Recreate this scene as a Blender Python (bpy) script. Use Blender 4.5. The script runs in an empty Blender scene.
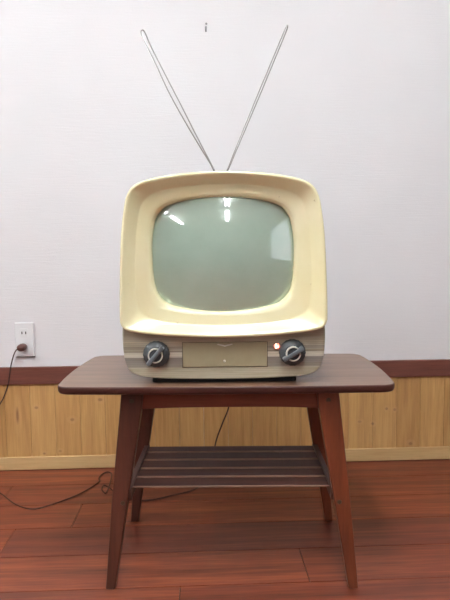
import bpy, bmesh, math, random
from mathutils import Vector, Matrix
random.seed(7)
R = math.radians
COL = bpy.context.scene.collection
SC = bpy.context.scene

# ------------------------------------------------------------------ materials
def lin(c):
    return tuple(((v/255)/12.92 if v/255 <= .04045 else ((v/255+.055)/1.055)**2.4) for v in c) + (1,)

class Mat:
    def __init__(s, name):
        s.m = bpy.data.materials.new(name); s.m.use_nodes = True
        s.n = s.m.node_tree.nodes; s.l = s.m.node_tree.links
        s.b = s.n['Principled BSDF']
    def new(s, t, **kw):
        x = s.n.new(t)
        for k, v in kw.items():
            if k.startswith('i_'): x.inputs[k[2:].replace('_', ' ')].default_value = v
            else: setattr(x, k, v)
        return x
    def set(s, **kw):
        for k, v in kw.items(): s.b.inputs[k.replace('_', ' ')].default_value = v
        return s
    def link(s, a, b): s.l.new(a, b)
    def coords(s, scale=(1, 1, 1), kind='Object'):
        t = s.new('ShaderNodeTexCoord'); mp = s.new('ShaderNodeMapping')
        mp.inputs['Scale'].default_value = scale
        s.link(t.outputs[kind], mp.inputs['Vector']); return mp.outputs[0]
    def noise(s, vec, scale, detail=4, rough=.55, dist=0):
        n = s.new('ShaderNodeTexNoise', i_Scale=scale, i_Detail=detail, i_Roughness=rough, i_Distortion=dist)
        s.link(vec, n.inputs['Vector']); return n.outputs['Fac']
    def ramp(s, fac, stops, interp='LINEAR'):
        r = s.new('ShaderNodeValToRGB'); e = r.color_ramp; e.interpolation = interp
        e.elements[0].position, e.elements[0].color = stops[0][0], stops[0][1]
        e.elements[1].position, e.elements[1].color = stops[-1][0], stops[-1][1]
        for p, c in stops[1:-1]:
            q = e.elements.new(p); q.color = c
        s.link(fac, r.inputs[0]); return r.outputs[0]
    def mix(s, fac, a, b, mode='MIX'):
        m = s.new('ShaderNodeMix', data_type='RGBA', blend_type=mode)
        for sock, v in ((m.inputs[0], fac), (m.inputs[6], a), (m.inputs[7], b)):
            if hasattr(v, 'default_value') or hasattr(v, 'is_linked'): s.link(v, sock)
            else: sock.default_value = v
        return m.outputs[2]
    def math(s, op, a, b=0.0, c=0.0):
        m = s.new('ShaderNodeMath', operation=op)
        for i, v in enumerate((a, b, c)):
            if hasattr(v, 'is_linked'): s.link(v, m.inputs[i])
            else: m.inputs[i].default_value = v
        return m.outputs[0]
    def bump(s, h, strength=.2, dist=.001):
        b = s.new('ShaderNodeBump', i_Strength=strength, i_Distance=dist)
        s.link(h, b.inputs['Height']); s.link(b.outputs[0], s.b.inputs['Normal'])
    def color(s, c): s.link(c, s.b.inputs['Base Color'])

G = lambda v: (v, v, v, 1)

def plain(name, rgb, rough=.5, metal=0, coat=0, var=.06, scale=40):
    m = Mat(name); m.set(Roughness=rough, Metallic=metal, Coat_Weight=coat)
    c = m.coords(); n = m.noise(c, scale)
    base = lin(rgb)
    lo = tuple(v*(1-var) for v in base[:3])+(1,); hi = tuple(min(1, v*(1+var)) for v in base[:3])+(1,)
    m.color(m.ramp(n, [(.3, lo), (.7, hi)])); return m.m

def wood(name, dark, light, axis='X', rough=.4, coat=.0, fine=1.0, marks=()):
    m = Mat(name); m.set(Roughness=rough, Coat_Weight=coat, Coat_Roughness=.25)
    sc = {'X': (1.5, 22, 22), 'Y': (22, 1.5, 22), 'Z': (22, 22, 1.5)}[axis]
    c = m.coords(tuple(v*fine for v in sc))
    n1 = m.noise(c, 1.6, 6, .6, .6); n2 = m.noise(c, 9, 3, .6)
    f = m.math('MULTIPLY_ADD', n2, .35, m.math('MULTIPLY', n1, .65))
    col = m.ramp(f, [(.32, lin(dark)), (.68, lin(light))])
    if marks:
        cc = m.coords()
        for (x, y, a, b, tone) in marks:
            mp = m.new('ShaderNodeMapping'); mp.inputs['Location'].default_value = (-x/a, -y/b, 0)
            mp.inputs['Scale'].default_value = (1/a, 1/b, 0); m.link(cc, mp.inputs['Vector'])
            ln = m.new('ShaderNodeVectorMath', operation='LENGTH'); m.link(mp.outputs[0], ln.inputs[0])
            k = m.math('SUBTRACT', 1.2, m.math('ADD', ln.outputs['Value'], m.math('MULTIPLY', m.noise(cc, 150, 2), .9)))
            k = m.new('ShaderNodeClamp').inputs[0] if False else m.math('MINIMUM', m.math('MAXIMUM', m.math('MULTIPLY', k, 2.0), 0), .75)
            col = m.mix(k, col, lin(tone))
    m.color(col); m.bump(f, .15, .0006); return m.m

M = {}
# wallpaper: off white with a fine horizontal emboss
w = Mat('wallpaper'); w.set(Roughness=.75)
c = w.coords((9, 9, 130)); n = w.noise(c, 1.6, 4, .6); n2 = w.noise(w.coords(), 260, 3)
w.color(w.ramp(w.noise(w.coords(), 3, 2), [(.3, lin((234, 234, 237))), (.7, lin((238, 238, 241)))]))
w.bump(w.math('ADD', n, w.math('MULTIPLY', n2, .5)), .6, .0013); M['wallpaper'] = w.m
M['paint'] = plain('beige_paint', (160, 160, 156), .8, var=.02, scale=5)
M['ceiling'] = plain('ceiling_board', (222, 221, 218), .85, var=.03, scale=60)

# floor planks
def tinted(name, axis, stops, tintlo, tinthi, rough, bumpv, knots=(), coat=0, gscale=(1.2, 26, 26), rr=None):
    m = Mat(name); m.set(Roughness=rough, Coat_Weight=coat, Coat_Roughness=.2)
    at = m.new('ShaderNodeAttribute', attribute_name='tint', attribute_type='GEOMETRY')
    tc = m.new('ShaderNodeTexCoord'); mp = m.new('ShaderNodeVectorMath', operation='MULTIPLY_ADD')
    mp.inputs[1].default_value = gscale
    off = m.new('ShaderNodeVectorMath', operation='SCALE'); off.inputs[0].default_value = (31, 17, 23)
    m.link(at.outputs['Fac'], off.inputs['Scale']); m.link(off.outputs[0], mp.inputs[2]); m.link(tc.outputs['Object'], mp.inputs[0])
    n1 = m.noise(mp.outputs[0], 1.1, 6, .62, .9); n2 = m.noise(mp.outputs[0], 6, 4, .6)
    f = m.math('MULTIPLY_ADD', n2, .4, m.math('MULTIPLY', n1, .6))
    col = m.ramp(f, stops)
    col = m.mix(1.0, col, m.ramp(at.outputs['Fac'], [(0, tintlo), (1, tinthi)]), 'MULTIPLY')
    for (x, z, rx, rz, st) in knots:
        mm = m.new('ShaderNodeMapping'); mm.inputs['Location'].default_value = (-x/rx, 0, -z/rz)
        mm.inputs['Scale'].default_value = (1/rx, 0, 1/rz); m.link(tc.outputs['Object'], mm.inputs['Vector'])
        ln = m.new('ShaderNodeVectorMath', operation='LENGTH'); m.link(mm.outputs[0], ln.inputs[0])
        k = m.math('MULTIPLY', m.math('MAXIMUM', m.math('SUBTRACT', 1.0, ln.outputs['Value']), 0), 1.6)
        k = m.math('MINIMUM', k, st)
        col = m.mix(k, col, lin((120, 72, 38)))
        halo = m.math('MINIMUM', m.math('MAXIMUM', m.math('SUBTRACT', 1.0, m.math('MULTIPLY', ln.outputs['Value'], .42)), 0), .25)
        col = m.mix(halo, col, lin((208, 168, 120)))
    m.color(col); m.bump(f, bumpv, .0008); return m.m
M['floor'] = tinted('red_brown_floorboards', 'X',
    [(.32, lin((82, 35, 23))), (.5, lin((126, 62, 40))), (.68, lin((162, 91, 57)))],
    (.60, .54, .70, 1), (1.04, 1.03, .92, 1), .38, .2)
KN = [(-.654, .196, .0065, .036, 1.0), (-.5875, .223, .008, .006, .7), (-.4644, .1774, .009, .007, .8), (-.3647, .247, .010, .007, .8),
      (-.566, .0571, .006, .005, .8), (.6564, .192, .006, .006, .7), (.6856, .188, .006, .006, .6), (.5588, .1465, .008, .005, .5),
      (.6062, .138, .007, .006, .8), (.7462, .0607, .009, .008, .9), (-.51, .065, .006, .005, .5), (-.04, .24, .006, .01, .4)]
M['pine'] = tinted('pine_boards', 'Z', [(.3, lin((172, 130, 80))), (.55, lin((200, 159, 103))), (.75, lin((214, 177, 126)))],
    (.86, .80, .72, 1), (1.06, 1.05, 1.0, 1), .5, .1, KN, gscale=(30, 30, 1.6))
M['pine_trim'] = wood('pale_pine_trim', (190, 155, 105), (214, 182, 132), 'X', .5)
M['dark_trim'] = wood('dark_brown_trim', (92, 52, 44), (128, 76, 62), 'X', .45)
M['top'] = wood('walnut_tabletop', (100, 72, 56), (136, 106, 84), 'X', .36, .25, marks=[(-.268, .085, .016, .009, (52, 38, 36)), (-.245, .088, .010, .006, (58, 42, 38))])
M['edge'] = wood('dark_table_edge', (56, 27, 23), (78, 40, 32), 'X', .4)
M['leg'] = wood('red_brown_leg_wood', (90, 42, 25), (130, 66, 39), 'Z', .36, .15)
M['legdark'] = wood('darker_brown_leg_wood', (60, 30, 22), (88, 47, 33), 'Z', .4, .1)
M['apron'] = wood('red_brown_apron_wood', (92, 42, 28), (126, 64, 42), 'X', .38, .1)
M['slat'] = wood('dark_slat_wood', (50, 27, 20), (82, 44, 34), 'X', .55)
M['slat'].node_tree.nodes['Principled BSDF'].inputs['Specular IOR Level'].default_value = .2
M['slatedge'] = wood('painted_lit_slat_edge', (116, 86, 70), (150, 118, 96), 'X', .45)  # pale colour paints the light caught by the slats' front edges
M['rail'] = wood('dark_rail_wood', (62, 36, 30), (92, 56, 44), 'Y', .45)
M['steel'] = plain('brushed_steel', (128, 128, 130), .4, .6)
M['screw'] = plain('dull_screw', (84, 76, 66), .4, .8)
M['chrome'] = plain('antenna_chrome', (172, 170, 168), .28, 1, var=.02)
M['darkplastic'] = plain('charcoal_plastic', (62, 67, 70), .5, 0, .3)
M['greyplastic'] = plain('grey_plastic', (96, 102, 107), .4, 0, .3)
M['black'] = plain('under_set_shade_black', (22, 21, 21), .7)
M['offwhite'] = plain('white_plastic', (236, 238, 240), .35, var=.01)
M['slot'] = plain('dark_slot', (40, 38, 38), .8)
M['cord'] = plain('brown_vinyl_cord', (62, 36, 33), .5)
M['plug'] = plain('brown_plug_plastic', (100, 62, 54), .45)
M['silver'] = plain('silver_emblem', (212, 208, 196), .35, .15)

# cream bezel, with light yellowing and small chips
b = Mat('aged_cream_plastic'); b.set(Roughness=.24, Coat_Weight=.4, Coat_Roughness=.12)
c = b.coords(); n = b.noise(c, 7, 5, .6)
col = b.ramp(n, [(.35, lin((236, 227, 181))), (.65, lin((241, 234, 197)))])
spk = b.noise(c, 70, 3, .5)
col = b.mix(b.ramp(spk, [(.745, G(0)), (.79, G(.5))]), col, lin((150, 118, 70)))
b.color(col); M['cream'] = b.m
for k in ('cabinet',):
    M[k] = plain('olive_grey_cabinet', (158, 152, 132), .4, 0, .2, .05, 20)
# lower fascia with printed horizontal stripes
p = Mat('striped_fascia'); p.set(Roughness=.36, Coat_Weight=.25)
tc = p.new('ShaderNodeTexCoord'); sp = p.new('ShaderNodeSeparateXYZ'); p.link(tc.outputs['Object'], sp.inputs[0])
z = p.math('MULTIPLY', p.math('SUBTRACT', sp.outputs['Z'], .0082), 1/.12)   # 0..1 from the bottom edge up
A, B_, Lt = lin((188, 181, 160)), lin((156, 150, 138)), lin((216, 211, 194))
col = p.ramp(z, [(0, lin((192, 186, 162))), (.225, lin((186, 179, 156))), (.235, lin((206, 198, 176))), (.25, B_), (.42, lin((142, 136, 130))), (.435, Lt),
                 (.52, Lt), (.535, lin((120, 114, 102))), (.55, A), (.62, B_), (.635, A), (.70, A), (.712, lin((205, 196, 170))), (.725, A), (1, lin((152, 146, 126)))])
st = p.math('SINE', p.math('MULTIPLY', sp.outputs['Z'], 2*math.pi/.0042))
fl = p.ramp(st, [(.0, G(.90)), (1, G(1.04))])
col = p.mix(1.0, col, fl, 'MULTIPLY')
gr = p.noise(p.coords((6, 6, 60)), 2, 4)
col = p.mix(p.ramp(gr, [(.45, G(0)), (.75, G(.35))]), col, lin((132, 118, 84)))
p.color(col); M['fascia'] = p.m
M['flap'] = plain('olive_flap', (166, 157, 127), .38, 0, .2, .05, 25)
M['flapedge'] = plain('dark_flap_edge', (96, 88, 68), .5)

s = Mat('picture_tube_glass'); s.set(Roughness=.05, IOR=2.6, Coat_Weight=.0)
n = s.noise(s.coords(), 9, 4, .6)
s.color(s.ramp(n, [(.3, lin((158, 180, 164))), (.7, lin((170, 191, 176)))]))
rn = s.noise(s.coords(), 14, 5, .65)
s.link(s.ramp(rn, [(.3, G(.02)), (.8, G(.06))]), s.b.inputs['Roughness']); M['tube'] = s.m

def emis(name, rgb, strength):
    m = Mat(name); m.set(Roughness=.4); m.b.inputs['Base Color'].default_value = lin(rgb)
    m.b.inputs['Emission Color'].default_value = lin(rgb); m.b.inputs['Emission Strength'].default_value = strength; return m.m
M['tubelight'] = emis('lit_fluorescent_tube', (246, 250, 251), 18)
M['tubebright'] = emis('lit_new_fluorescent_tube', (246, 250, 251), 58)  # near row raised above the other rows to deepen shade under the table
M['pilot'] = emis('lit_pilot_lamp', (255, 120, 96), 1.6)
M['pilothot'] = emis('lit_pilot_filament', (255, 225, 210), 3)
M['windowglass'] = emis('daylit_window_pane', (222, 232, 240), .42)

# ------------------------------------------------------------------ mesh helpers
def link(name, bm, mat, parent=None, smooth=False, bevel=0, seg=2):
    bmesh.ops.recalc_face_normals(bm, faces=bm.faces[:])
    me = bpy.data.meshes.new(name); bm.to_mesh(me); bm.free()
    for mm in (mat if isinstance(mat, (list, tuple)) else [mat]): me.materials.append(mm)
    if smooth:
        for f in me.polygons: f.use_smooth = True
    o = bpy.data.objects.new(name, me); COL.objects.link(o)
    if parent: o.parent = parent
    if bevel:
        b = o.modifiers.new('bevel', 'BEVEL'); b.width = bevel; b.segments = seg; b.limit_method = 'ANGLE'; b.angle_limit = R(40)
        for f in me.polygons: f.use_smooth = True
        o.modifiers.new('wn', 'WEIGHTED_NORMAL').keep_sharp = True
    return o
def tag(o, label, cat, group=None):
    o['label'] = label; o['category'] = cat
    if group: o['group'] = group
    return o
def empty(name, loc, rz=0):
    o = bpy.data.objects.new(name, None); o.empty_display_size = .1; COL.objects.link(o)
    o.location = loc; o.rotation_euler = (0, 0, rz); return o
def box(bm, x0, x1, y0, y1, z0, z1, mi=0):
    v = [bm.verts.new((x, y, z)) for x in (x0, x1) for y in (y0, y1) for z in (z0, z1)]
    fs = []
    for q in ((0, 1, 3, 2), (4, 6, 7, 5), (0, 4, 5, 1), (2, 3, 7, 6), (0, 2, 6, 4), (1, 5, 7, 3)):
        f = bm.faces.new([v[i] for i in q]); f.material_index = mi; fs.append(f)
    return fs
def bx(name, dims, mat, parent=None, bevel=0):
    bm = bmesh.new(); box(bm, *dims); return link(name, bm, mat, parent, bevel=bevel)
def struct(name, dims, mat):
    o = bx(name, dims, mat); o['kind'] = 'structure'; return o
def hull(bm, a, b, mi=0):
    """join two equal loops of points into a closed solid"""
    va = [bm.verts.new(p) for p in a]; vb = [bm.verts.new(p) for p in b]; n = len(a)
    bm.faces.new(va).material_index = mi; bm.faces.new(vb[::-1]).material_index = mi
    for i in range(n): bm.faces.new((va[i], va[(i+1) % n], vb[(i+1) % n], vb[i])).material_index = mi
def loft(bm, rings, cap0=False, cap1=False):
    vs = [[bm.verts.new(p) for p in r] for r in rings]; n = len(rings[0])
    for a, b in zip(vs, vs[1:]):
        for i in range(n): bm.faces.new((a[i], a[(i+1) % n], b[(i+1) % n], b[i]))
    if cap0: bm.faces.new(vs[0])
    if cap1: bm.faces.new(vs[-1])
def cr(pts, sub=8, closed=False):
    """Catmull-Rom through points"""
    P = [Vector(p) for p in pts]; n = len(P); out = []
    for i in range(n if closed else n-1):
        g = (lambda k: P[k % n]) if closed else (lambda k: P[min(max(k, 0), n-1)])
        p0, p1, p2, p3 = g(i-1), g(i), g(i+1), g(i+2)
        for j in range(sub):
            t = j/sub
            out.append(.5*((2*p1)+(p2-p0)*t+(2*p0-5*p1+4*p2-p3)*t*t+(3*p1-p0-3*p2+p3)*t**3))
    if not closed: out.append(P[-1])
    return out
def tube(bm, pts, r, seg=8, caps=True, r1=None):
    n = len(pts); rings = []; up = Vector((.13, .21, .97)); prev = None
    for i, p in enumerate(pts):
        t = (pts[min(i+1, n-1)]-pts[max(i-1, 0)]).normalized()
        if prev is None:
            u = t.cross(up).normalized()
        else:
            u = (prev-t*prev.dot(t)).normalized()
        prev = u; v = t.cross(u); rr = r if r1 is None else r+(r1-r)*i/(n-1)
        rings.append([p+(u*math.cos(a)+v*math.sin(a))*rr for a in [2*math.pi*k/seg for k in range(seg)]])
    loft(bm, rings, caps, caps)
def lathe_y(bm, prof, cx, cz, seg=32, wob=None):
    """profile of (radius, y) spun round the y direction"""
    rings = []
    for r, y in prof:
        rings.append([(cx+r*(wob(a) if wob and r > .02 else 1)*math.cos(a), y, cz+r*(wob(a) if wob and r > .02 else 1)*math.sin(a)) for a in [2*math.pi*k/seg for k in range(seg)]])
    loft(bm, rings, True, True)

# ------------------------------------------------------------------ the room
WY = 1.957; XL, XR, YF, ZC = -3.6, 2.5, -4.6, 2.42
struct('wall_back', (XL, XR, WY, WY+.1, 0, ZC), M['wallpaper'])
struct('wall_left', (XL-.1, XL, YF, WY, 0, ZC), M['paint'])
struct('wall_front', (XL, XR, YF-.1, YF, 0, ZC), M['paint'])
struct('ceiling', (XL-.1, XR+.1, YF-.1, WY+.1, ZC, ZC+.1), M['ceiling'])
# right wall with a window opening
WY0, WY1, WZ0, WZ1 = -3.2, -1.2, .45, 2.15
bm = bmesh.new()
box(bm, XR, XR+.1, YF, WY0, 0, ZC); box(bm, XR, XR+.1, WY1, WY, 0, ZC)
box(bm, XR, XR+.1, WY0, WY1, 0, WZ0); box(bm, XR, XR+.1, WY0, WY1, WZ1, ZC)
o = link('wall_right', bm, M['paint']); o['kind'] = 'structure'
bm = bmesh.new()
for a in ((WY0, WY1, WZ0, WZ0+.05), (WY0, WY1, WZ1-.05, WZ1), (WY0, WY0+.05, WZ0+.05, WZ1-.05), (WY1-.05, WY1, WZ0+.05, WZ1-.05)):
    box(bm, XR+.01, XR+.07, *a)
wf = link('window_1', bm, M['offwhite']); wf['kind'] = 'structure'
bx('window_pane', (XR+.035, XR+.045, WY0+.05, WY1-.05, WZ0+.05, WZ1-.05), M['windowglass'], wf)

# floor: staggered boards, joints where the photo shows them
bm = bmesh.new(); tints = []
PW = .1468; y0 = 1.2225
joints = {0: .2385, 1: -.527, 2: -.374, -1: -.060, 3: -.632, -2: .45, -3: -.3}
tone = {(0, 0): .72, (0, 1): .55, (1, 0): .75, (1, 1): .12, (2, 0): .5, (2, 1): .55, (3, 1): .35, (3, 0): .6, (-1, 0): .42, (-1, 1): .5}
k0 = int((YF-y0)//PW); L = 1.82
for k in range(k0, 6):
    ya, yb = y0+k*PW, y0+(k+1)*PW
    if ya > WY: break
    yb = min(yb, WY); ya = max(ya, YF)
    xj = joints.get(k, random.uniform(-.9, .9))
    edges = sorted([xj+i*L for i in range(-3, 4)])
    for i, (xa, xb) in enumerate(zip(edges, edges[1:])):
        t = tone.get((k, i-2), random.uniform(.15, .85))
        xa2, xb2 = max(xa, XL), min(xb, XR)
        if xb2-xa2 < .01: continue
        g = .0011
        tp = [(xa2+g, ya+g, 0), (xb2-g, ya+g, 0), (xb2-g, yb-g, 0), (xa2+g, yb-g, 0)]
        bt = [(x, y, -.0015) for x, y, _ in tp]
        bb = [(x, y, -.006) for x, y, _ in bt]
        V = [[bm.verts.new(q) for q in r] for r in (tp, bt, bb)]
        bm.faces.new(V[0]); tints.append(t)
        for r0, r1 in ((V[0], V[1]), (V[1], V[2])):
            for q in range(4):
                bm.faces.new((r0[q], r0[(q+1) % 4], r1[(q+1) % 4], r1[q])); tints.append(t)
for f in box(bm, XL-.1, XR+.1, YF-.1, WY+.1, -.05, -.004): f.material_index = 1; tints.append(0)
fl = link('floor', bm, [M['floor'], M['slot']]); fl['kind'] = 'structure'
at = fl.data.attributes.new('tint', 'FLOAT', 'FACE'); at.data.foreach_set('value', tints)

# pine wainscot boards under a dark rail, pale baseboard
bm = bmesh.new(); tints = []
tl = {-1: .5, 0: .62, 1: .7, 2: .5, 3: .75, 4: .6, 6: .35, 8: .4, 13: .75, 15: .9, 16: .25, 17: .95, 18: .8, 14: .95}
for i in range(-35, 37):
    xa = -.696+i*.0868; xb = xa+.0868
    if xa < XL or xb > XR: continue
    g = .0010; t = tl.get(i, random.uniform(.3, .85)); ya = WY-.0075
    fr = [(xa+g, ya, .03), (xb-g, ya, .03), (xb-g, ya, .32), (xa+g, ya, .32)]
    bk = [(xa+.0003, ya+.0014, .03), (xb-.0003, ya+.0014, .03), (xb-.0003, ya+.0014, .32), (xa+.0003, ya+.0014, .32)]
    bb = [(x, WY, zz) for x, _, zz in bk]
    V = [[bm.verts.new(q) for q in r] for r in (fr, bk, bb)]
    bm.faces.new(V[0]); tints.append(t)
    for r0, r1 in ((V[0], V[1]), (V[1], V[2])):
        for q in range(4): bm.faces.new((r0[q], r0[(q+1) % 4], r1[(q+1) % 4], r1[q])); tints.append(t)
wc = link('trim_2', bm, M['pine']); wc['kind'] = 'structure'; wc['label'] = 'vertical pine boards below the dark rail'
at = wc.data.attributes.new('tint', 'FLOAT', 'FACE'); at.data.foreach_set('value', tints)
o = bx('trim_1', (XL, XR, WY-.015, WY, .308, .368), M['dark_trim'], bevel=.002); o['kind'] = 'structure'; o['label'] = 'dark brown horizontal wall rail'
o = bx('baseboard_back', (XL, XR, WY-.0135, WY, .0015, .0475), M['pine_trim'], bevel=.002); o['kind'] = 'structure'
for nm, d in (('baseboard_left', (XL, XL+.012, YF, WY-.0135, .001, .06)), ('baseboard_right', (XR-.012, XR, YF, WY-.0135, .001, .06)), ('baseboard_front', (XL+.012, XR-.012, YF, YF+.012, .001, .06))):
    o = bx(nm, d, M['pine_trim']); o['kind'] = 'structure'

# ------------------------------------------------------------------ ceiling lights
def make_light():
    t = empty('ceiling_light', (0, 0, ZC))
    bm = bmesh.new()
    hull(bm, [(-.06, -.62, -.05), (.06, -.62, -.05), (.06, .62, -.05), (-.06, .62, -.05)], [(-.125, -.62, 0), (.125, -.62, 0), (.125, .62, 0), (-.125, .62, 0)])
    link('housing', bm, M['offwhite'], t)
    for sx in (-.055, .055):
        bm = bmesh.new(); tube(bm, [Vector((sx, -.555, -.075)), Vector((sx, .555, -.075))], .0145, 12)
        link('fluorescent_tube', bm, M['tubebright'], t, smooth=False)
        for e in (-.6, .6):
            bx('lamp_holder', (sx-.014, sx+.014, e-.02, e+.02, -.095, 0), M['offwhite'], t)
    return t
proto = make_light(); rear_tube = rear_tube2 = None
LX = (.09, -2.25); LYs = (.45, -.78, -2.25)
words = {(0, 0): 'twin tube ceiling light nearest the back wall, in the right row', (0, 1): 'twin tube ceiling light in the middle of the right row',
         (0, 2): 'twin tube ceiling light farthest from the back wall, in the right row', (1, 0): 'twin tube ceiling light nearest the back wall, in the left row',
         (1, 1): 'twin tube ceiling light in the middle of the left row', (1, 2): 'twin tube ceiling light farthest from the back wall, in the left row'}
for i, x in enumerate(LX):
    for j, y in enumerate(LYs):
        if i == 0 and j == 0: r = proto
        else:
            r = proto.copy(); COL.objects.link(r)
            for ch in list(proto.children):
                c = ch.copy(); COL.objects.link(c); c.parent = r
                if j and ch.name.startswith('fluorescent_tube'):
                    if rear_tube is None:
                        rear_tube = ch.data.copy(); rear_tube.materials[0] = M['tubelight']; c.data = rear_tube; dx = ch
                    elif ch is dx: c.data = rear_tube
                    else:
                        if rear_tube2 is None: rear_tube2 = ch.data.copy(); rear_tube2.materials[0] = M['tubelight']
                        c.data = rear_tube2
        r.location = (x, y, ZC); tag(r, words[(i, j)], 'ceiling light', 'fluorescent lights on the ceiling')

# ------------------------------------------------------------------ the table
T = empty('side_table', (.0654, 1.371, 0), R(-3.0))
tag(T, 'low dark brown wooden table with splayed tapered legs and slatted lower shelf', 'table')
def outline(hx, hy, bowx, bowy, r, cx=-.002, cy=.006, n=10):
    """rectangle with bowed sides and round corners"""
    pts = []
    hxc, hyc = hx-bowx, hy-bowy       # corner position before rounding
    def side(a, b, nrm, bow, m=14):
        for i in range(m+1):
            t = i/m; p = Vector(a).lerp(Vector(b), t); pts.append(p+Vector(nrm)*bow*(1-(2*t-1)**2))
    side((hxc-r, -hyc), (-hxc+r, -hyc), (0, -1), bowy); 
    for i in range(1, n): a = -math.pi/2-i*math.pi/2/n; pts.append(Vector((-hxc+r+r*math.cos(a), -hyc+r+r*math.sin(a))))
    side((-hxc, -hyc+r), (-hxc, hyc-r), (-1, 0), bowx)
    for i in range(1, n): a = math.pi-i*math.pi/2/n; pts.append(Vector((-hxc+r+r*math.cos(a), hyc-r+r*math.sin(a))))
    side((-hxc+r, hyc), (hxc-r, hyc), (0, 1), bowy)
    for i in range(1, n): a = math.pi/2-i*math.pi/2/n; pts.append(Vector((hxc-r+r*math.cos(a), hyc-r+r*math.sin(a))))
    side((hxc, hyc-r), (hxc, -hyc+r), (1, 0), bowx)
    for i in range(1, n): a = -i*math.pi/2/n; pts.append(Vector((hxc-r+r*math.cos(a), -hyc+r+r*math.sin(a))))
    return [(p.x+cx, p.y+cy) for p in pts]
def inset(ring, d, c=(-.002, .006)):
    out = []
    n = len(ring)
    for i in range(n):
        a, b = Vector(ring[i-1]), Vector(ring[(i+1) % n]); t = (b-a).normalized()
        out.append((ring[i][0]+t.y*d, ring[i][1]-t.x*d))
    return out
o0 = outline(.3815, .1945, .008, .006, .032, cx=-.0092, cy=.0095)
bm = bmesh.new()
rr = [(0.009, .4515), (.0025, .4535), (0, .4575), (0, .467), (.0004, .4688), (.0016, .470), (.003, .470)]
loft(bm, [[(x, y, zz) for x, y in inset(o0, d)] for d, zz in rr], True, True)
for f in bm.faces:
    c = f.calc_center_median()
    f.material_index = 0 if c.z > .4695 else 1
tp = link('tabletop', bm, [M['top'], M['edge']], T)
for f in tp.data.polygons: f.use_smooth = len(f.vertices) == 4
def leg(sx, sy):
    bm = bmesh.new()
    yt, yb = (-.150, -.168) if sy < 0 else (.132, .152)     # front face of the leg at top and foot
    th_t, th_b = .030, .021
    def sec(z, xo, xi, yf, th):
        return [(sx*xo, yf, z), (sx*xi, yf, z), (sx*xi, yf+th, z), (sx*xo, yf+th, z)]
    S = [(0.0, .286, .2645), (.2, .2685, .2325), (.315, .2565, .2135), (.41, .2465, .1985), (.4517, .2425, .193)]
    rings = []
    for zz, xo, xi in S:
        t = zz/.4517; rings.append(sec(zz, xo, xi, yb+(yt-yb)*t, th_b+(th_t-th_b)*t))
    loft(bm, rings, True, True)
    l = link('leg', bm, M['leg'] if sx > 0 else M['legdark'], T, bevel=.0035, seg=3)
    bm = bmesh.new()
    yf = yb+(yt-yb)*.44
    if sy < 0:
        lathe_y(bm, [(.0045, yf-.0012), (.0052, yf), (.0052, yf+.004)], sx*.243, .2, 14)
        link('screw', bm, M['screw'], l, smooth=False); bm = bmesh.new()
        lathe_y(bm, [(.0055, yt-.0010), (.006, yt+.001), (.006, yt+.005)], sx*.219, .43, 14)
        link('screw', bm, M['screw'], l, smooth=False)
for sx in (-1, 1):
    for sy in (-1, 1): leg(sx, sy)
def apron_x(y0, y1):
    bm = bmesh.new(); n = 24; a = []; 
    top = [(-.215, .4517), (.215, .4517)]
    low = [(.215-.43*i/n, .4075+.0045*(1-abs(2*i/n-1)**3)) for i in range(n+1)]
    lp = top+low
    hull(bm, [(x, y0, zz) for x, zz in lp], [(x, y1, zz) for x, zz in lp]); link('apron', bm, M['apron'], T, bevel=.0015)
apron_x(-.138, -.120); apron_x(.138, .156)
for sx in (-1, 1): bx('apron', (min(sx*.205, sx*.224), max(sx*.205, sx*.224), -.125, .140, .408, .4517), M['apron'], T, bevel=.0015)
def slat(a, b_):
    bm = bmesh.new(); z0, z1 = .2182, .2230; c = .0009
    pf = [(a, z0+c), (a+c, z0), (b_-c, z0), (b_, z0+c), (b_, z1-c), (b_-c, z1), (a+c, z1), (a, z1-c)]
    hull(bm, [(-.2275, y, q) for y, q in pf], [(.2275, y, q) for y, q in pf])
    bmesh.ops.recalc_face_normals(bm, faces=bm.faces[:])
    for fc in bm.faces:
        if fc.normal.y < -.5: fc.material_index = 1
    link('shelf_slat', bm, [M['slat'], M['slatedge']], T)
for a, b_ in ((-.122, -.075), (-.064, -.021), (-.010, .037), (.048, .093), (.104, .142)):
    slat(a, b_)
for sx in (-1, 1):
    bm = bmesh.new()
    xo, xi = sx*.240, sx*.2262
    hull(bm, [(xo, -.148, .200), (xi, -.148, .200), (xi, .150, .200), (xo, .150, .200)], [(xo, -.148, .226), (xi, -.148, .226), (xi, .150, .226), (xo, .150, .226)])
    link('shelf_rail', bm, M['rail'], T, bevel=.001)

# ------------------------------------------------------------------ the television
ZB = .470
TV = empty('television', (.0445, 1.192, ZB), R(-2.3))
tag(TV, 'vintage portable television with cream rounded surround, grey-green screen and rabbit ear antenna', 'television')
N = 160
def ring(half, cz, n=N):
    """symmetric half outline (top to bottom) -> n points spread by angle round (0, cz)"""
    full = list(half)+[(-x, zz) for x, zz in half[-2:0:-1]]
    d = [(p.x, p.y) for p in cr([(x, zz, 0) for x, zz in full], 10, True)]
    out = []
    m = len(d)
    for k in range(n):
        a = math.pi/2-2*math.pi*(k+.5)/n; ux, uz = math.cos(a), math.sin(a); best = None
        for i in range(m):
            x1, z1 = d[i][0], d[i][1]-cz; x2, z2 = d[(i+1) % m][0], d[(i+1) % m][1]-cz
            den = ux*(z2-z1)-uz*(x2-x1)
            if abs(den) < 1e-12: continue
            t = (x1*(z2-z1)-z1*(x2-x1))/den; s_ = (x1*uz-z1*ux)/den
            if t > 0 and -1e-6 <= s_ <= 1+1e-6 and (best is None or t > best): best = t
        out.append((ux*best, cz+uz*best))
    return out
def lerp(a, b, t): return [(p[0]+(q[0]-p[0])*t, p[1]+(q[1]-p[1])*t) for p, q in zip(a, b)]
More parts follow.
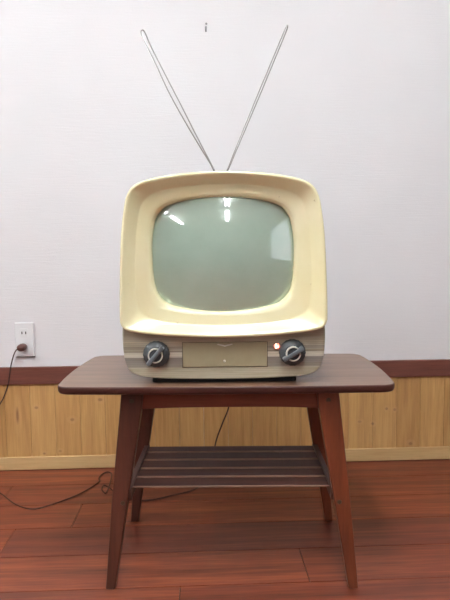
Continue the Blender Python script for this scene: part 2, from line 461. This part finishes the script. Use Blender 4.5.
def ins(r, d, cz):
    out = []
    n = len(r)
    for i in range(n):
        a, b_ = Vector(r[i-1]), Vector(r[(i+1) % n]); t = (b_-a).normalized(); out.append((r[i][0]+t.y*d, r[i][1]-t.x*d))
    return out
def at3(r, d): return [(x, d, zz-ZB) for x, zz in r]
cz = .755
rim = ring([(0, .930), (.046, .9285), (.095, .9245), (.136, .9185), (.168, .9105), (.190, .8985), (.2025, .878), (.2095, .846), (.216, .79), (.2205, .70), (.2225, .625),
            (.2205, .606), (.210, .594), (.188, .5885), (.157, .5845), (.1, .5795), (0, .576)], cz)
scl0 = lambda r, sx, sz: [(x*sx, cz+(zz-cz)*sz) for x, zz in r]
rim = scl0(rim, 1.006, 1.004)
crease = ring([(0, .905), (.046, .904), (.1, .899), (.14, .890), (.165, .876), (.178, .853), (.187, .80), (.192, .71), (.1885, .65), (.179, .629), (.155, .615), (.118, .607), (.06, .602), (0, .600)], cz)
lip = scl0(ring([(0, .876), (.047, .8745), (.09, .869), (.122, .859), (.139, .844), (.148, .822), (.1535, .780), (.1530, .725), (.149, .690), (.141, .668), (.122, .650), (.09, .6405), (.05, .635), (0, .633)], cz), 1.014, 1.016)
bm = bmesh.new()
layers = [(ins(rim, .004, cz), .060), (ins(rim, .002, cz), .035), (rim, .010), (ins(rim, .0003, cz), .005), (ins(rim, .0015, cz), .0018), (ins(rim, .0035, cz), .0002), (ins(rim, .0060, cz), .0002),
          (ins(rim, .0085, cz), .0018)]
r9 = ins(rim, .0105, cz)
layers += [(r9, .0042), (lerp(r9, crease, .3), .0100), (lerp(r9, crease, .62), .0165), (lerp(r9, crease, .85), .0212), (lerp(r9, crease, .95), .0228), (crease, .0236),
           (lerp(crease, lip, .06), .0239), (lerp(crease, lip, .3), .0248), (lerp(crease, lip, .6), .0262), (ins(lip, -.0050, cz), .0272), (ins(lip, -.0040, cz), .0282), (ins(lip, -.0010, cz), .0330), (lip, .0350),
           (ins(lip, .0008, cz), .040), (ins(lip, .0012, cz), .056)]
loft(bm, [at3(r, d) for r, d in layers])
link('bezel', bm, M['cream'], TV, smooth=True)
# picture tube: convex glass
bm = bmesh.new(); RC = .46; edge = ins(lip, -.0012, cz); rings = []
def dome(x, zz): return .0160+(x*x+(zz-cz)**2)/(2*RC)
for k in range(24, 0, -1):
    t = k/24; rings.append([(x*t, dome(x*t, cz+(zz-cz)*t), cz+(zz-cz)*t-ZB) for x, zz in edge])
rings.insert(0, [(x, .058, zz-ZB) for x, zz in edge])
loft(bm, rings, True, False)
vs = bm.verts[:]; last = vs[-N:]; ctr = bm.verts.new((0, dome(0, cz), cz-ZB))
for i in range(N): bm.faces.new((last[i], last[(i+1) % N], ctr))
scr = link('screen', bm, M['tube'], TV, smooth=True); scr['label'] = 'bulging grey-green glass picture screen'
# cabinet body behind, narrowing to a back cover
cb = .71
body = ring([(0, .927), (.046, .9255), (.095, .9215), (.136, .9155), (.166, .907), (.187, .895), (.199, .876), (.206, .846), (.2125, .79), (.217, .70), (.2185, .62), (.218, .575), (.216, .545), (.2115, .521),
             (.202, .503), (.186, .4915), (.158, .485), (.1, .482), (0, .481)], cb)
def scl(r, sx, sz, c): return [(x*sx, c+(zz-c)*sz) for x, zz in r]
bm = bmesh.new()
loft(bm, [at3(body, .0575), at3(scl(body, .995, .995, cb), .10), at3(scl(body, .975, .975, cb), .17), at3(scl(body, .955, .955, cb), .215), at3(scl(body, .93, .93, cb), .228), at3(scl(body, .90, .90, cb), .232)], True, True)
o = link('cabinet', bm, M['cabinet'], TV)
for f in o.data.polygons: f.use_smooth = len(f.vertices) == 4
bm = bmesh.new(); br = body
loft(bm, [at3(scl(br, .80, .76, .72), .228), at3(scl(br, .78, .74, .72), .25), at3(scl(br, .60, .56, .72), .315), at3(scl(br, .55, .5, .72), .328), at3(scl(br, .5, .46, .72), .331)], True, True)
o = link('back_cover', bm, M['darkplastic'], TV)
for f in o.data.polygons: f.use_smooth = len(f.vertices) == 4
# lower fascia
lowhalf = [(.2225, .602), (.2235, .575), (.2222, .548), (.2195, .525), (.2125, .505), (.197, .4915), (.167, .4845), (.11, .4812), (.05, .4798), (0, .4793)]
q = cr([(x, zz, 0) for x, zz in lowhalf], 6)
loop = [(p.x, p.y) for p in q]+[(-p.x, p.y) for p in q[-2::-1]]
def lins(lp, d): 
    c = (0, .545); return [(x*(1-d/.22), c[1]+(zz-c[1])*(1-d/.065)) for x, zz in lp]
bm = bmesh.new()
loft(bm, [[(x, y, zz-ZB) for x, zz in lins(loop, d)] for d, y in ((.0, .0585), (0, .031), (.0008, .0282), (.0026, .0262), (.004, .026))], True, True)
o = link('control_panel', bm, M['fascia'], TV)
for f in o.data.polygons: f.use_smooth = len(f.vertices) == 4
# flap with emblem and catch
flp = bx('control_flap', (-.0907, .0945, .0238, .0300, .508-ZB, .5622-ZB), M['flap'], TV, bevel=.0012)
bm = bmesh.new()
for a in ((-.0922, .0962, .5065, .508), (-.0922, .0962, .5622, .5634), (-.0922, -.0907, .508, .5622), (.0945, .0962, .508, .5622)):
    box(bm, a[0], a[1], .0254, .0300, a[2]-ZB, a[3]-ZB)
link('flap_surround', bm, M['flapedge'], TV)
bm = bmesh.new()
em = [(-.0170, .5575), (-.0160, .5592), (-.004, .5570), (0, .5560), (.004, .5570), (.0160, .5592), (.0170, .5575), (.004, .5540), (0, .5528), (-.004, .5540)]
hull(bm, [(x+.002, .0226, zz-ZB) for x, zz in em], [(x+.002, .0240, zz-ZB) for x, zz in em])
link('emblem', bm, M['silver'], flp)
bm = bmesh.new(); lathe_y(bm, [(.0018, .0206), (.0028, .0220), (.0028, .0242)], .001, .521-ZB, 16); link('flap_catch', bm, M['silver'], flp, smooth=True)
# knobs
def knob(cx, czk, ang):
    zc = czk-ZB
    bm = bmesh.new(); wob = lambda a: 1+.014*math.cos(18*a)
    lathe_y(bm, [(.0265, .0262), (.0290, .0225), (.0285, .0150), (.0262, .0120), (.020, .0100), (.018, .006)], cx, zc, 96, wob)
    k = link('control_knob', bm, M['darkplastic'], TV)
    for f in k.data.polygons: f.use_smooth = len(f.vertices) == 4
    bm = bmesh.new(); lathe_y(bm, [(.0162, .0070), (.0162, -.0020), (.0156, -.0032), (.0138, -.0032), (.0132, -.0016), (.0130, .0060)], cx, zc, 40)
    link('dial_ring', bm, M['silver'], k, smooth=True)
    bm = bmesh.new(); lathe_y(bm, [(.0131, .0066), (.0131, -.0006), (.0118, -.0014)], cx, zc, 32)
    link('dial_cap', bm, M['darkplastic'], k)
    bm = bmesh.new(); ca, sa = math.cos(ang), math.sin(ang)
    pf = [(-.0255, .0032), (-.0235, .0050), (-.010, .0046), (.010, .0046), (.0235, .0050), (.0255, .0032), (.0255, -.0032), (.0235, -.0050), (.010, -.0046), (-.010, -.0046), (-.0235, -.0050), (-.0255, -.0032)]
    P = lambda u, v, y, s=1: (cx+u*ca-v*s*sa, y, zc+u*sa+v*s*ca)
    loft(bm, [[P(u, v, y, s) for u, v in pf] for y, s in ((.0080, 1), (-.0060, 1), (-.0078, .82), (-.0084, .5))], True, True)
    link('pointer_grip', bm, M['greyplastic'], k, bevel=.0006)
knob(-.1482, .5385, R(49)); knob(.1497, .5393, R(32))
bm = bmesh.new(); lathe_y(bm, [(.0078, .0264), (.0078, .0228), (.0066, .0216), (.0062, .0226), (.0060, .0248)], .116, .553-ZB, 28)
pl = link('pilot_lamp', bm, M['greyplastic'], TV, smooth=True)
bm = bmesh.new(); lathe_y(bm, [(.0062, .0250), (.0060, .0222), (.0044, .0204), (.0018, .0198)], .116, .553-ZB, 24); o = link('lens', bm, M['pilot'], pl, smooth=True); o['label'] = 'glowing red lens'
bm = bmesh.new(); box(bm, .1128, .1150, .0195, .0215, .549-ZB, .558-ZB); box(bm, .1150, .119, .0195, .0215, .551-ZB, .5535-ZB); link('filament', bm, M['pilothot'], pl)
bm = bmesh.new(); pr = [(x, y) for x, y in outline(.162, .085, 0, 0, .012, cx=0, cy=.128)]
loft(bm, [[(x, y, zz) for x, y in pr] for zz in (0, .018)], True, True); link('shade_plinth', bm, M['black'], TV)  # black base added to paint in the contact shadow under the set
# antenna
bm = bmesh.new()
loft(bm, [[(.042*math.cos(a)*s-.003, .2+.024*math.sin(a)*s, zz-ZB) for a in [2*math.pi*k/32 for k in range(32)]] for s, zz in ((1.05, .900), (1.0, .925), (.9, .935), (.6, .943), (.3, .945))], True, True)
ab = link('antenna_base', bm, M['darkplastic'], TV, smooth=True)
def ant(strand, fer):
    bm = bmesh.new(); pts = cr([(x, y, zz-ZB) for x, y, zz in strand], 8); tube(bm, pts, .0015, 8)
    a = link('antenna_loop', bm, M['chrome'], TV, smooth=True)
    bm = bmesh.new(); tube(bm, [Vector((x, y, zz-ZB)) for x, y, zz in fer], .0026, 12, r1=.0019)
    link('ferrule', bm, M['greyplastic'], a, smooth=True)
ant([(-.0095, .200, .938), (-.0235, .199, .966), (-.077, .190, 1.0545), (-.124, .184, 1.139), (-.1545, .182, 1.206), (-.178, .184, 1.256), (-.1885, .190, 1.278), (-.1900, .199, 1.2905), (-.1835, .207, 1.2905),
     (-.169, .210, 1.257), (-.134, .209, 1.187), (-.099, .206, 1.118), (-.062, .203, 1.0435), (-.0225, .201, .966), (-.0085, .201, .938)], [(-.008, .2, .936), (-.0265, .2, .972)])
ant([(.002, .200, .938), (.0152, .199, .966), (.0395, .194, 1.025), (.084, .188, 1.128), (.128, .188, 1.229), (.154, .191, 1.289), (.1590, .198, 1.2985), (.1605, .203, 1.2965),
     (.156, .208, 1.284), (.131, .208, 1.226), (.088, .206, 1.127), (.043, .203, 1.025), (.0168, .201, .966), (.003, .201, .938)], [(.0015, .2, .934), (.0195, .2, .975)])

# ------------------------------------------------------------------ outlet, hook, cord
OX, OZ = -.6195, .4640
oy = WY
OT = empty('wall_outlet', (OX, WY, OZ-.06)); tag(OT, 'white double wall outlet plate above the dark rail, brown plug in its lower socket', 'outlet')
def rel(d): return (d[0], d[1], d[2], d[3], d[4]+.06, d[5]+.06)
bx('cover_plate', rel((-.0325, .0325, -.008, 0, -.0595, .0595)), M['offwhite'], OT, bevel=.003)
bm = bmesh.new(); box(bm, *rel((-.033, .033, -.0055, 0, -.0615, -.0597))); link('painted_shadow_strip', bm, M['slot'], OT)  # solid dark strip painted as the shade under the plate
for zc in (.0245, -.0245):
    so = bx('socket', rel((-.0135, .0135, -.0095, -.0075, zc-.0145, zc+.0145)), M['offwhite'], OT, bevel=.001)
    bm = bmesh.new()
    for sx in (-.0064, .0064): box(bm, *rel((sx-.0017, sx+.0017, -.0098, -.009, zc-.0045, zc+.0045)))
    link('slots', bm, M['slot'], so)

CR = empty('power_cord', (-.30, 1.78, 0)); tag(CR, 'thin brown power cord from the television back, looping over the floor to the wall outlet', 'cord')
pts = [(.050, 1.526, .60), (.060, 1.56, .585), (.078, 1.594, .53), (.086, 1.606, .46), (.084, 1.614, .40), (.074, 1.620, .309), (.052, 1.624, .249), (.033, 1.640, .188), (.026, 1.70, .10), (.024, 1.77, .03), (.018, 1.80, .004), (-.012, 1.768, .003), (-.0485, 1.728, .003),
       (-.105, 1.70, .003), (-.165, 1.672, .003), (-.2162, 1.6736, .003), (-.2751, 1.7204, .003), (-.312, 1.772, .003), (-.330, 1.782, .006), (-.331, 1.752, .006), (-.322, 1.735, .004), (-.3143, 1.7303, .003), (-.3130, 1.775, .003), (-.3160, 1.835, .003), (-.3218, 1.8848, .003),
       (-.3365, 1.9021, .003), (-.3513, 1.8897, .003), (-.3583, 1.8516, .003), (-.352, 1.823, .003), (-.3712, 1.7741, .003), (-.408, 1.7144, .003), (-.4698, 1.6555, .003), (-.5165, 1.632, .003), (-.5787, 1.6692, .003), (-.653, 1.7522, .003),
       (-.72, 1.80, .003), (-.79, 1.84, .003), (-.83, 1.88, .02), (-.80, 1.915, .09), (-.745, 1.926, .18), (-.7052, 1.93, .2442), (-.6905, 1.93, .2701), (-.6741, 1.928, .3134), (-.6624, 1.925, .3697), (-.6500, 1.918, .408), (-.6385, 1.914, .4320), (-.6290, 1.917, .4385)]
bm = bmesh.new(); tube(bm, [p-Vector((-.30, 1.78, 0)) for p in cr(pts, 8)], .0022, 8); link('cable', bm, M['cord'], CR, smooth=True)
bm = bmesh.new(); px, pz = -.6235, .4400
rg = lambda r, y, sq=1.0: [(px+.30+r*1.15*math.cos(2*math.pi*k/24), y-1.78, pz+r*sq*math.sin(2*math.pi*k/24)) for k in range(24)]
loft(bm, [rg(.005, 1.9125), rg(.009, 1.914), (rg(.0122, 1.921)), rg(.0128, 1.932), rg(.0122, 1.9465), rg(.010, 1.9472)], True, True); link('plug', bm, M['plug'], CR, smooth=True)

HK = empty('wall_hook', (.0240, WY, 1.512)); tag(HK, 'small grey metal picture hook high on the white wall', 'hook')
bm = bmesh.new(); 
box(bm, -.0032, .0028, -.004, 0, -.013, .0045); link('hook_plate', bm, M['steel'], HK, bevel=.0008)
bm = bmesh.new(); tube(bm, cr([(-.0005, -.003, -.006), (-.0005, -.009, -.012), (-.0005, -.012, -.008), (-.0005, -.0125, -.002)], 5), .0014, 8); link('hook_prong', bm, M['steel'], HK, smooth=True)
bm = bmesh.new(); 
lathe_y(bm, [(.0026, -.0065), (.0034, -.005), (.0034, -.0035), (.001, -.003), (.001, 0)], .0015, .012, 12); link('nail', bm, M['steel'], HK, smooth=True)

# ------------------------------------------------------------------ camera, world, view
cd = bpy.data.cameras.new('camera'); cam = bpy.data.objects.new('camera', cd); COL.objects.link(cam)
p_, yw, rl = R(4.9), R(2.3), R(.6)
f = Vector((math.sin(yw)*math.cos(p_), math.cos(yw)*math.cos(p_), -math.sin(p_)))
r = Vector((math.cos(yw), -math.sin(yw), 0)); u = r.cross(f)
r2 = r*math.cos(rl)-u*math.sin(rl); u2 = r*math.sin(rl)+u*math.cos(rl)
cam.matrix_world = Matrix(((r2.x, u2.x, -f.x, 0), (r2.y, u2.y, -f.y, 0), (r2.z, u2.z, -f.z, .76), (0, 0, 0, 1)))
cd.sensor_fit = 'HORIZONTAL'; cd.sensor_width = 36; cd.lens = 560/450*36; cd.clip_start = .02
SC.camera = cam
wd = bpy.data.worlds.new('world'); SC.world = wd; wd.use_nodes = True
wd.node_tree.nodes['Background'].inputs[0].default_value = (.75, .85, 1, 1); wd.node_tree.nodes['Background'].inputs[1].default_value = .6
SC.view_settings.view_transform = 'Standard'; SC.view_settings.look = 'None'; SC.view_settings.gamma = 1
SC.view_settings.exposure = 1.10; SC.view_settings.use_curve_mapping = False
SC.cycles.use_denoising = True; SC.cycles.max_bounces = 8; SC.cycles.diffuse_bounces = 5
